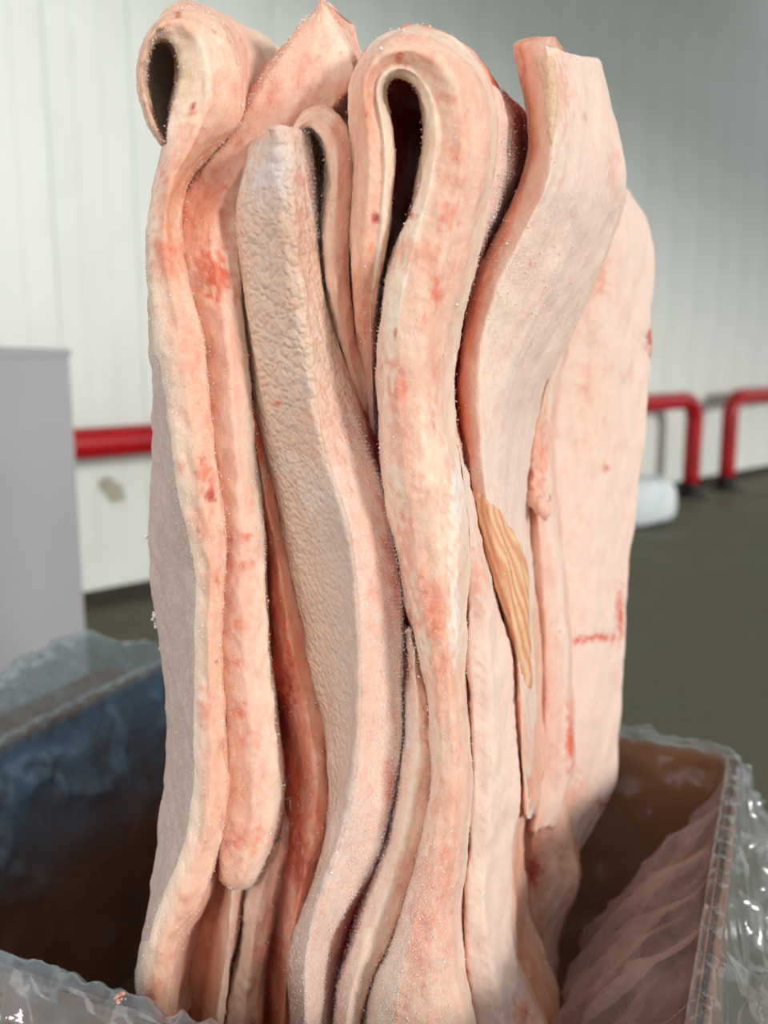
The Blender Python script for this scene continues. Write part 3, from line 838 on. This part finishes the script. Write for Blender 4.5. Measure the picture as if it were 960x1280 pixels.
# ---- lower left sheets
S4a = sheet([
    Col([(1085,262),(1120,250),(1160,228),(1200,216),(1310,202)], .728, 'salmon'),
    Col([(1085,284),(1120,276),(1160,264),(1220,254),(1310,246)], .715, 'salmon'),
    Col([(1085,290),(1120,288),(1170,285),(1220,278),(1310,268)], .668, 'cream', True),
    Col([(1083,300),(1110,303),(1170,295),(1220,286),(1310,275)], .668, 'pink'),
    Col([(1083,304),(1110,307),(1170,299),(1220,290),(1310,279)], .70, 'pink')],
    back=.10, caps=(.004, 0), to_floor=True, seed=21, blots=[(229,1262,4,4,'blood',.8),(215,1270,16,30,'orange',.3)])
add_sheet('thin-edged pork fat sheet below the loose rounded end, its salmon inner face showing', S4a, .4 + 0 * S4a['Y'], 300, .0005, seed=4)
S4b = sheet([
    Col([(1000,350),(1060,338),(1110,306),(1170,298),(1220,290),(1310,270)], [(1000,.735),(1080,.70),(1310,.69)], 'pink'),
    Col([(1000,352),(1060,341),(1110,311),(1170,302),(1220,295),(1310,276)], [(1000,.72),(1080,.675),(1310,.672)], 'cream'),
    Col([(1000,357),(1060,350),(1100,330),(1150,318),(1220,312),(1310,296)], [(1000,.715),(1080,.666),(1310,.66)], 'pink'),
    Col([(1000,360),(1060,359),(1090,348),(1130,337),(1180,332),(1230,325),(1310,320)], [(1000,.72),(1080,.674),(1310,.672)], 'pink'),
    Col([(1000,364),(1060,363),(1090,352),(1130,342),(1180,336),(1230,328),(1310,324)], .70, 'pink')],
    back=.09, caps=(.003, 0), to_floor=True, seed=23, rel=1.4, blots=[(295,1178,4,6,'blood',.6),(325,1190,8,14,'orange',.5),(300,1230,14,20,'cream',.7),(320,1285,12,12,'blood',.4)])
add_sheet('short wavy pork fat sheet coming out from under the loose rounded end', S4b, .4 + 0 * S4b['Y'], 400, .0005, seed=5)

# ---- the broad sheet with pebbled rind
S5 = sheet([
    Col([(184,308),(200,304),(230,296),(260,289),(290,289),(330,295),(400,302),(470,311),(540,322),(620,339),(700,357),(780,372),(850,385),(920,400),(990,410),(1040,407),(1090,394),(1130,375),(1170,359),(1220,353),(1310,357)], [(170,.69),(600,.70),(1310,.70)], 'pebble'),
    Col([(180,318),(260,300),(330,306),(400,316),(470,328),(540,340),(620,358),(700,374),(780,388),(850,400),(920,413),(990,420),(1040,415),(1090,401),(1130,384),(1170,368),(1220,362),(1310,364)], [(170,.645),(500,.65),(600,.668),(900,.675),(1060,.65),(1310,.655)], 'pebble'),
    Col([(168,346),(260,350),(350,362),(450,380),(520,392),(560,400),(600,414),(640,428),(700,440),(780,446),(850,449),(920,447),(980,440),(1040,427),(1100,405),(1150,388),(1200,380),(1310,380)], [(157,.622),(500,.622),(640,.612),(1310,.614)], 'rind', False),
    Col([(164,362),(260,366),(350,374),(450,390),(520,402),(560,410),(600,422),(640,436),(700,447),(780,452),(850,455),(920,452),(980,446),(1040,434),(1100,412),(1150,394),(1200,384),(1310,384)], [(157,.622),(500,.622),(640,.613),(1310,.615)], 'frosty', False),
    Col([(166,384),(200,388),(250,392),(320,401),(380,404),(440,416),(500,440),(560,457),(600,473),(660,488),(720,499),(800,501),(880,500),(940,497),(1000,489),(1050,477),(1090,460),(1110,448),(1140,428),(1170,410),(1200,404),(1310,402)], [(157,.655),(500,.655),(700,.640),(1310,.636)], 'frosty', True),
    Col([(166,390),(250,397),(380,410),(500,450),(600,484),(720,512),(880,514),(1000,503),(1090,472),(1140,440),(1200,428),(1310,418)], [(157,.685),(1310,.665)], 'deep')],
    back=.12, caps=(.005, 0), to_floor=True, seed=31, rel=.8, blots=[(385,320,70,230,'pebble',1.0),(405,470,50,100,'pebble',.8),
    (340,215,42,36,((214,200,194),(.9,.5,.1)),.8),(325,162,16,10,((222,196,174),(.3,.3,.2)),.8),(375,222,12,8,((222,150,124),(.3,.4,.4)),.6),(372,300,24,70,((206,160,136),(.1,.9,.3)),.5),
    (360,580,16,14,((226,216,206),(.9,.6,.1)),.6),(400,610,24,40,((222,212,200),(.8,.8,.1)),.5),(410,540,36,60,((226,176,150),(.3,.7,.4)),.6),(350,502,4,5,'orange',.6),
    (455,640,14,60,'pink',.6),(494,690,12,60,'blood',.45),(485,620,10,40,'orange',.7),(480,740,16,60,'salmon',.4),(488,980,10,40,'orange',.5),(460,870,12,140,'pink',.5),(425,1040,30,40,((226,196,186),(.9,.2,.2)),.7),(380,1180,14,60,((214,194,184),(.7,.1,.1)),.6)])
n_ = nv(S5)
s5, o5 = add_sheet('broad pork sheet with pebbled tan rind running down the middle of the bundle', S5,
    .02 + 1.0 * bump1(S5['KP'][:n_], 3.2, 4.4, .3) * (S5['Y'] > 520) + 1.2 * bump1(S5['KP'][:n_], 3.5, 4.4, .3) * (S5['Y'] < 300) + .25 * (S5['Y'] > 950), 5200, .00045, seed=6)
rsel = np.zeros(len(S5['V'])); rsel[:n_] = np.clip((S5['Y'] - 178) / 10, 0, 1) * np.clip((1130 - S5['Y']) / 60, 0, 1) * np.clip((2.45 + .8 * np.clip((560 - S5['Y']) / 120, 0, 1) - S5['KP'][:n_]) / .10, 0, 1) * np.clip((S5['KP'][:n_] + .4) / .12, 0, 1)
patch('rind', S5, rsel, .0014, s5, o5)['label'] = 'pebbled tan rind'

# ---- small hooked sheet
I = [(466,600),(452,545),(438,500),(428,460),(417,415),(406,370),(400,325),(399,270),(404,235),(405,205),(402,185),(394,169),(385,162),(378,164),(373,170)]
O = [(475,602),(471,560),(467,505),(456,460),(443,415),(437,370),(436,325),(439,275),(442,225),(441,190),(434,160),(418,138),(399,129),(378,138),(365,156)]
Mi = [((i[0]+o[0])/2,(i[1]+o[1])/2) for i, o in zip(I, O)]
S6 = sheet([Col(I, [(0,.71),(5,.675),(14,.67)], 'cream', True), Col([(.8*i[0]+.2*o[0],.8*i[1]+.2*o[1]) for i, o in zip(I, O)], [(0,.70),(5,.652),(9,.642),(14,.652)], 'cream'), Col(Mi, [(0,.70),(5,.650),(9,.638),(14,.648)], 'fat'), Col(O, [(0,.71),(5,.662),(9,.655),(14,.66)], 'fat'), Col([(o[0]+3,o[1]-2) for o in O], .70, 'pink')],
    mode='i', back=.10, caps=(.002, .003), seed=41, smooth=5, res=.0028, backfin='brown', blots=[(418,145,16,12,'cream',.8),(425,155,8,8,'salmon',.5),(410,220,8,40,((200,160,104),(.2,0,.4)),.5),(428,300,10,60,'pink',.5),(425,470,14,50,'salmon',.5),(460,560,12,40,'orange',.6)])
n_ = nv(S6)
add_sheet('small pork fat sheet hooked over at the top between pebbled rind and the big loop', S6,
    .2 + 1.5 * bump1(S6['KP'][:n_], -.2, .6, .2), 900, .00045, seed=7)

# ---- the big looped sheet
I = [(470,592),(469,480),(471,412),(474,366),(480,325),(488,290),(490,255),(495,206),(489,150),(478,117),(483,101),(497,94),(515,104),(529,133),(531,183),(522,220),(512,266),(498,298),(487,330),(478,366),(472,412),(470,470),(471,520),(475,590),(485,650),(497,710),(510,770),(526,830),(536,900),(538,960),(532,1020),(515,1090),(500,1140),(478,1195),(462,1230),(445,1310)]
O = [(466,600),(455,470),(442,412),(437,366),(436,325),(438,290),(440,255),(441,206),(439,150),(437,112),(443,80),(470,45),(520,30),(570,47),(606,86),(619,125),(623,165),(616,225),(604,290),(588,355),(572,412),(565,475),(567,530),(577,590),(584,650),(586,710),(581,775),(581,835),(586,905),(590,960),(588,1025),(580,1085),(575,1135),(578,1195),(588,1240),(602,1310)]
def lerp(I, O, t): return [(i[0]*(1-t)+o[0]*t, i[1]*(1-t)+o[1]*t) for i, o in zip(I, O)]
S7 = sheet([Col(lerp(I,O,.01), [(0,.72),(6,.71),(11,.68),(16,.68),(22,.665),(35,.66)], 'deep'), Col(I, [(0,.70),(6,.67),(11,.655),(16,.65),(22,.645),(35,.64)], 'cream'),
            Col(lerp(I,O,.09), [(0,.69),(4,.640),(9,.622),(14,.618),(35,.612)], 'cream'),
            Col(lerp(I,O,.22), [(0,.69),(4,.632),(9,.612),(14,.610),(35,.604)], 'cream'),
            Col(lerp(I,O,.30), [(0,.69),(4,.632),(9,.614),(14,.611),(22,.603),(35,.601)], 'fat'),
            Col(lerp(I,O,.62), [(0,.69),(4,.630),(9,.606),(14,.603),(35,.598)], 'fat'),
            Col(lerp(I,O,.88), [(0,.69),(4,.638),(9,.622),(14,.618),(20,.618),(35,.606)], 'pink'),
            Col(O, [(0,.71),(4,.66),(9,.655),(14,.655),(20,.65),(35,.625)], 'cream', True),
            Col(lerp(I,O,1.03), [(0,.72),(9,.70),(35,.68)], 'orange')],
    taper=.9, mode='i', back=.20, caps=(.002, 0), to_floor=True, seed=51, smooth=7, backfin='deep', blots=[(484,540,24,110,'pink',.75),(505,720,26,110,'pink',.7),(548,960,24,160,'pink',.5),(540,200,30,60,'fat',.4),
    (510,180,16,90,'deep',.0),(470,274,5,9,'blood',.9),(478,335,7,12,'blood',.6),(500,75,6,8,'orange',.7),(535,80,16,24,'salmon',.7),(560,120,10,10,'orange',.4),(515,270,6,5,'blood',.7),(560,270,14,16,'orange',.75),(575,230,16,14,'orange',.5),(565,190,18,22,'salmon',.8),(520,320,30,20,'salmon',.7),(545,360,10,18,'orange',.6),(495,415,5,6,'blood',.6),(500,490,14,24,'orange',.45),(490,455,8,10,'orange',.4),
    (450,200,12,120,'salmon',.6),(455,380,14,80,'salmon',.6),(540,560,26,70,'cream',.8),(560,680,20,70,'cream',.9),(515,680,20,50,'orange',.32),(535,760,30,36,'orange',.42),(550,850,26,40,'salmon',.5),(500,560,14,30,'salmon',.4),(570,620,8,50,((248,240,228),(.5,0,.1)),.9),(568,770,8,60,((248,240,228),(.5,0,.1)),.8),
    (560,930,30,60,'cream',.4),(560,1010,20,40,'salmon',.4),(530,1110,40,60,'orange',.22),(500,1200,40,60,'frosty',.6),(520,1190,14,60,'orange',.35),(540,1250,40,50,'cream',.5)])
n_ = nv(S7)
s7, o7 = add_sheet('tallest-arched pork fat sheet folded into a big open loop around a dark red hollow', S7,
    .12 + .8 * bump1(S7['KP'][:n_], 1.1, 2.2, .3) + 2.2 * np.clip((S7['Y'] - 1020) / 160, 0, 1) * bump1(S7['KP'][:n_], 1.3, 6, .4), 5200, .00045, seed=8)
rsel = np.zeros(len(S7['V'])); rsel[:n_] = bump1(S7['KP'][:n_], 1.3, 3.35, .18) * np.clip((420 - S7['Y']) / 80, 0, 1) * (S7['Y'] < 420)
patch('cut_edge', S7, rsel, .0010, s7, o7)['label'] = 'cream cut edge round the loop'

# ---- narrow sheet low between the pebbled rind and the loop
S8 = sheet([
    Col([(792,508),(830,505),(880,499),(940,495),(1000,489),(1050,477),(1090,465),(1120,451),(1160,440),(1200,428),(1240,416),(1310,406)], [(792,.68),(1310,.67)], 'deep'),
    Col([(790,511),(830,511),(880,507),(940,505),(1000,498),(1050,487),(1090,474),(1120,461),(1160,450),(1200,438),(1240,426),(1310,416)], [(792,.642),(1310,.630)], 'frosty'),
    Col([(790,513),(830,518),(880,522),(940,524),(1000,515),(1050,504),(1090,493),(1130,480),(1180,458),(1240,438),(1310,428)], [(792,.632),(1310,.618)], 'cream'),
    Col([(790,515),(830,525),(880,536),(930,541),(970,541),(1020,535),(1080,519),(1130,505),(1180,484),(1230,462),(1310,446)], [(792,.640),(1310,.628)], 'fat'),
    Col([(790,517),(830,530),(930,545),(1020,540),(1080,524),(1180,490),(1310,452)], .69, 'deep')],
    back=.07, caps=(.003, 0), to_floor=True, seed=61, blots=[(508,830,8,22,'orange',.5),(535,880,5,60,'orange',.5),(430,1250,20,40,'frosty',.6),(500,1090,16,40,((236,186,150),(.4,0,.5)),.5)])
n_ = nv(S8)
add_sheet('frosty wedge-shaped pork fat sheet low between pebbled rind and the big loop', S8,
    .5 + .8 * bump1(S8['KP'][:n_], .5, 3.4, .3) * np.clip((S8['Y'] - 1020) / 160, 0, 1) + .8 * bump1(S8['KP'][:n_], -.3, 1.2, .3), 3400, .00048, seed=9)

# ---- frosted sheet tucked behind the loop, deep red inside
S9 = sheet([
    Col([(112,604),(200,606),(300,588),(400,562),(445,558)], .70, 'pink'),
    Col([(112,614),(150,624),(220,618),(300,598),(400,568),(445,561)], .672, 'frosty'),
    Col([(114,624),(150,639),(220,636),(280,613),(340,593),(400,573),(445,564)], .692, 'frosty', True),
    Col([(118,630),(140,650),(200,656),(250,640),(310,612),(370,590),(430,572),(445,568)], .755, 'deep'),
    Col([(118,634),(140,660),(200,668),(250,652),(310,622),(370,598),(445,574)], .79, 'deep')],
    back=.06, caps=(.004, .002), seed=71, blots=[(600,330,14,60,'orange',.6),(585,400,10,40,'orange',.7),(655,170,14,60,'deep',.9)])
n_ = nv(S9)
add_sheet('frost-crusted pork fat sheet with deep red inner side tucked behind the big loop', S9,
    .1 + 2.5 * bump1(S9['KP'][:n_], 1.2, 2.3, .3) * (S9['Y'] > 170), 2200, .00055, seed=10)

# ---- cream sheet right of the loop, low
S11 = sheet([
    Col([(560,570),(640,576),(700,578),(800,572),(900,577),(1000,578),(1100,570),(1200,568),(1310,590)], .70, 'pink'),
    Col([(560,574),(640,584),(700,588),(800,584),(900,590),(1000,592),(1100,583),(1200,582),(1310,604)], [(560,.658),(1310,.647)], 'pale'),
    Col([(575,579),(640,590),(700,599),(760,606),(850,614),(950,617),(1050,610),(1130,604),(1200,612),(1310,640)], [(560,.662),(1310,.650)], 'pale'),
    Col([(590,584),(650,598),(700,611),(760,626),(830,641),(900,645),(960,648),(1005,650),(1047,639),(1114,638),(1160,640),(1200,644),(1240,658),(1310,694)], [(590,.685),(1310,.70)], 'pale', True),
    Col([(590,587),(650,602),(700,616),(760,632),(830,646),(900,650),(1005,655),(1047,644),(1114,643),(1200,650),(1310,700)], .76, 'salmon')],
    back=.08, caps=(.003, 0), to_floor=True, seed=81, rel=1.1, blots=[(598,720,10,40,'salmon',.6),(575,1215,8,50,'orange',.75),(620,940,14,60,'cream',.6),(590,1120,20,50,'cream',.7),(598,830,4,4,'orange',.4),(655,1265,14,20,'orange',.5),(610,1060,16,40,'cream',.5)])
n_ = nv(S11)
add_sheet('smooth cream pork fat sheet to the right of the big loop, low down', S11, .3 + 0 * S11['Y'], 500, .0004, seed=11)

# ---- right front sheet with a torn tip and an orange sinew
S12 = sheet([
    Col([(57,643),(90,647),(140,656),(190,661),(240,645),(290,620),(330,600),(380,583),(430,573),(480,569),(530,573),(580,579),(610,584),(650,592),(700,606),(750,622),(800,638),(840,643),(900,646),(950,649),(1008,655)], [(57,.715),(300,.70),(1008,.700)], 'salmon'),
    Col([(58,650),(90,655),(140,664),(190,668),(240,655),(290,632),(330,612),(380,594),(430,582),(480,577),(530,581),(580,586),(650,600),(700,614),(750,629),(800,643),(840,648),(900,650),(1010,657)], [(57,.700),(300,.678),(1008,.69)], 'salmon'),
    Col([(62,684),(100,690),(180,692),(230,686),(290,655),(350,625),(400,607),(450,599),(520,600),(580,604),(640,611),(700,625),(760,640),(850,652),(1010,658)], [(57,.670),(300,.662),(1008,.694)], 'cream'),
    Col([(68,712),(140,722),(240,726),(290,712),(350,690),(400,668),(450,648),(520,632),(590,630),(650,634),(720,648),(780,656),(850,660),(1012,660)], [(57,.695),(300,.70),(1008,.71)], 'pale'),
    Col([(76,748),(110,756),(160,769),(200,781),(240,781),(275,771),(310,756),(350,742),(400,718),(440,698),(470,684),(517,661),(590,656),(640,654),(680,658),(720,664),(780,665),(850,668),(910,668),(1012,664)], [(57,.74),(300,.79),(1008,.77)], 'pale', True),
    Col([(78,749),(160,770),(200,782),(240,782),(310,758),(400,721),(470,687),(590,659),(720,667),(850,671),(1012,667)], .84, 'pale')],
    back=.11, caps=(.004, .008), seed=91, rel=.9, blots=[
    (690,110,18,60,'salmon',.45),(645,110,8,40,'pink',.7),(660,200,10,60,'salmon',.5),(731,147,5,7,'blood',.7),(700,120,14,50,((232,176,150),(.2,0,.4)),.8),(740,140,14,60,'cream',.8),(660,350,40,50,'frosty',.7),(680,280,30,40,'frosty',.6),(625,390,20,60,'cream',.7),(640,480,30,80,((228,200,188),(.5,0,.3)),.6),(700,240,30,70,((226,198,186),(.5,0,.3)),.6),(573,500,5,80,'orange',.7),(765,220,8,40,'salmon',.4),(620,580,30,60,((230,206,194),(.4,0,.3)),.6),(655,930,8,60,'salmon',.5)])
n_ = nv(S12)
s12, o12 = add_sheet('pork sheet with an upright torn tip and an orange fibrous sinew, right of the loop', S12,
    .05 + 1.4 * np.exp(-((S12['X'] - 655) / 45) ** 2 - ((S12['Y'] - 350) / 60) ** 2), 1600, .00045, seed=12)
def poly_mask(S, left, right, soft=7):
    m = nv(S); y = S['Y']; l = np.interp(y, *np.array(left).T); r = np.interp(y, *np.array(right).T)
    h = np.zeros(len(S['V'])); y0, y1 = left[0][0], left[-1][0]
    h[:m] = np.clip((S['X'] - l) / soft, 0, 1) * np.clip((r - S['X']) / soft, 0, 1) * np.clip((y - y0) / soft, 0, 1) * np.clip((y1 - y) / soft, 0, 1) * (S['KP'][:m] < S['K'] - .9) * (S['KP'][:m] > -.5)
    return h
def sinew_paint(V, X, Y, C):
    t = (X - np.interp(Y, [640, 700, 760, 845], [596, 618, 636, 656]))
    s = .5 + .5 * np.sin(t * .85 + wob(V, .05, 3) * .5)
    a = finv(((222, 148, 100), (.1, 0, .1))); b = finv(((243, 196, 154), (.2, 0, .1)))
    return a[None] * (1 - s[:, None]) + b[None] * s[:, None]
patch('sinew', S12, poly_mask(S12, [(612,584),(640,590),(700,606),(760,626),(800,642),(862,658)], [(612,596),(640,628),(680,652),(720,662),(780,664),(862,666)], 5), .0016, s12, o12, sinew_paint)['label'] = 'orange fibrous sinew'
patch('torn_edge', S12, poly_mask(S12, [(70,664),(90,670),(120,680),(185,688)], [(70,692),(90,696),(120,697),(185,692)], 4), .0030, s12, o12, lambda V, X, Y, C: C * 0 + finv(((216, 180, 140), (.4, .3, .3)))[None])['label'] = 'pale torn edge at the tip'

# ---- middle layer between the sinew sheet and the rear sheet
S13 = sheet([
    Col([(440,688),(480,674),(520,655),(600,648),(700,652),(800,658),(900,660),(1032,655)], 0.850, 'pink'),
    Col([(440,696),(480,684),(540,668),(600,664),(650,672),(700,676),(760,680),(850,682),(960,680),(1032,668)], 0.825, 'pink'),
    Col([(440,702),(480,692),(540,684),(600,688),(650,688),(700,700),(760,706),(850,710),(890,712),(960,715),(1000,702),(1032,690)], 0.840, 'pale', True),
    Col([(440,706),(480,697),(540,690),(600,693),(700,705),(760,710),(850,714),(960,719),(1032,694)], 0.890, 'pink')],
    back=.05, caps=(.004, .006), seed=95, rel=1.2, blots=[(676,560,12,50,'salmon',.8),(660,590,6,24,'blood',.6),(664,640,10,16,'orange',.6),(670,830,6,40,'orange',.7),(712,920,5,40,'orange',.8),(690,900,20,60,'pink',.5)])
n_ = nv(S13)
s13, o13 = add_sheet('slim pink pork fat layer with a curled tag, just left of the smooth rear sheet', S13, .3 + 0 * S13['Y'], 300, .0004, seed=13)
# the curled tag: a little ribbon standing off the layer
tagpts = [(654,624,.822),(660,622,.816),(668,627,.810),(676,636,.807),(685,640,.810),(689,632,.816),(687,624,.822)]
tp = np.array([at_depth(a, b, c) for a, b, c in tagpts]); tp = smooth_v(np.array([[np.interp(s, range(7), tp[:, j]) for j in range(3)] for s in np.linspace(0, 6, 30)]), 5)
V = []
for i, p in enumerate(tp):
    w_ = .0085 * (.45 + .55 * math.sin(math.pi * (i + 3) / 34))
    for dz, dy in ((w_, 0), (w_, .003), (-w_, .003), (-w_, 0)): V.append(p + np.array([0, dy, dz + .001 * math.sin(i)]))
V = np.array(V); Q = np.array([(4*i+k, 4*i+(k+1) % 4, 4*i+4+(k+1) % 4, 4*i+4+k) for i in range(29) for k in range(4)] + [(3,2,1,0),(116,117,118,119)])
build_mesh('skin_tag', V - o13, Q, np.zeros((0, 3), int), np.tile(finv('pink'), (len(V), 1)), s13)['label'] = 'small curled pink tag'

# ---- rear right sheet, broad smooth face
S14 = sheet([
    Col([(262,742),(300,734),(400,704),(500,668),(600,662),(700,672),(800,684),(900,688),(1000,684),(1062,690)], 0.965, 'pale'),
    Col([(258,756),(300,746),(400,718),(500,690),(600,686),(700,694),(800,706),(900,708),(1000,700),(1062,700)], 0.920, 'pale'),
    Col([(250,780),(300,784),(400,772),(500,755),(600,746),(700,742),(800,742),(900,740),(1000,728),(1062,712)], 0.940, 'pale'),
    Col([(246,789),(258,802),(280,813),(310,817),(420,814),(500,809),(560,804),(640,794),(720,783),(800,780),(900,775),(985,770),(1010,755),(1040,737),(1062,724)], 0.992, 'pale'),
    Col([(246,790),(258,803),(280,814),(310,818),(420,815),(560,805),(640,795),(720,784),(800,781),(900,776),(985,771),(1010,756),(1062,726)], 0.992, 'pale')],
    back=.035, caps=(.012, .006), seed=97, rel=.9, blots=[(748,350,10,16,'salmon',.9),(812,428,5,18,'blood',.7),(728,488,6,5,'orange',.5),(740,345,20,50,'pink',.6),(757,585,4,6,'orange',.6),(750,797,24,5,'orange',.8),(722,800,7,5,'orange',.8),(774,765,5,34,'orange',.7),(756,1005,12,8,'blood',.6),(710,1000,30,40,'salmon',.5),(740,500,30,80,((240,204,178),(.2,0,.4)),.6)])
n_ = nv(S14)
add_sheet('broad smooth pale pork sheet standing at the rear right with a rounded shoulder', S14, .3 + 0 * S14['Y'], 300, .0004, seed=14)

# ---- low sheet in the shade of the carton side
S15 = sheet([
    Col([(985,650),(1050,640),(1100,640),(1200,644),(1310,672)], 0.905, 'salmon'),
    Col([(985,672),(1050,664),(1100,662),(1200,660),(1310,684)], 0.880, 'salmon'),
    Col([(985,690),(1050,690),(1090,692),(1140,684),(1200,680),(1310,690)], 0.890, 'pink'),
    Col([(990,705),(1030,712),(1062,716),(1085,724),(1105,725),(1122,718),(1145,706),(1185,694),(1210,697),(1256,686),(1310,696)], 0.915, 'pink'),
    Col([(990,708),(1030,716),(1085,727),(1122,721),(1145,710),(1185,698),(1256,690),(1310,700)], 0.945, 'salmon')],
    back=.04, caps=(.006, 0), to_floor=True, seed=99, rel=1.6, blots=[(666,1088,12,16,'blood',.7),(690,1130,14,24,'cream',.6)])
n_ = nv(S15)
add_sheet('lumpy low pork sheet in the carton shade under the rear sheet', S15, .3 + 0 * S15['Y'], 200, .0004, seed=15)

# ice clumps on the outer left rind, and a crumb of meat on the film
def clump(name, c, r, n, mat, seed, parent=None, org=None):
    g = np.random.default_rng(seed); V = []; Fc = []
    for i in range(n):
        p = g.normal(size=3) * r * .5; s = r * g.uniform(.25, .5)
        q = OCT * s * g.uniform(.6, 1.4, (6, 1)); a = g.uniform(0, 6.28)
        q = q @ np.array([[math.cos(a), 0, math.sin(a)], [0, 1, 0], [-math.sin(a), 0, math.cos(a)]])
        for f in OCF: Fc.append(tuple(int(k) + len(V) for k in f))
        V += list(q + p + c)
    V = np.array(V)
    return new_mesh(name, V - (0 if org is None else org), np.array(Fc), mat, parent, smooth=False)
for (y, r, sd) in ((667,.0030,1),(770,.0032,2),(784,.0030,3),(715,.0014,4),(812,.0014,5)):
    m_ = nv(S1); c_ = np.where(np.abs(S1['Y'] - y) < 4)[0]; b_ = c_[np.argmin(S1['X'][c_])]
    clump('ice_clump', S1['V'][b_] - np.array([r * .5, 0, 0]), r, 14, ICE, sd, s1, o1)['label'] = 'clear ice clump'

cr_ = clump('meat_crumb', np.zeros(3), .0035, 16, FAT, 9)
for nm_, c_ in (('Col', lin((214, 140, 116))), ('Msk', (.5, 0, .6))):
    a_ = cr_.data.color_attributes.new(nm_, 'FLOAT_COLOR', 'POINT'); a_.data.foreach_set('color', np.tile(np.array([*c_, 1.0], np.float32), len(cr_.data.vertices)))
cr_.location = tuple(at_height(150., 1249., RIM + .018))
tag(cr_, 'small pink meat crumb lying on the film at the near carton rim', 'meat crumb')
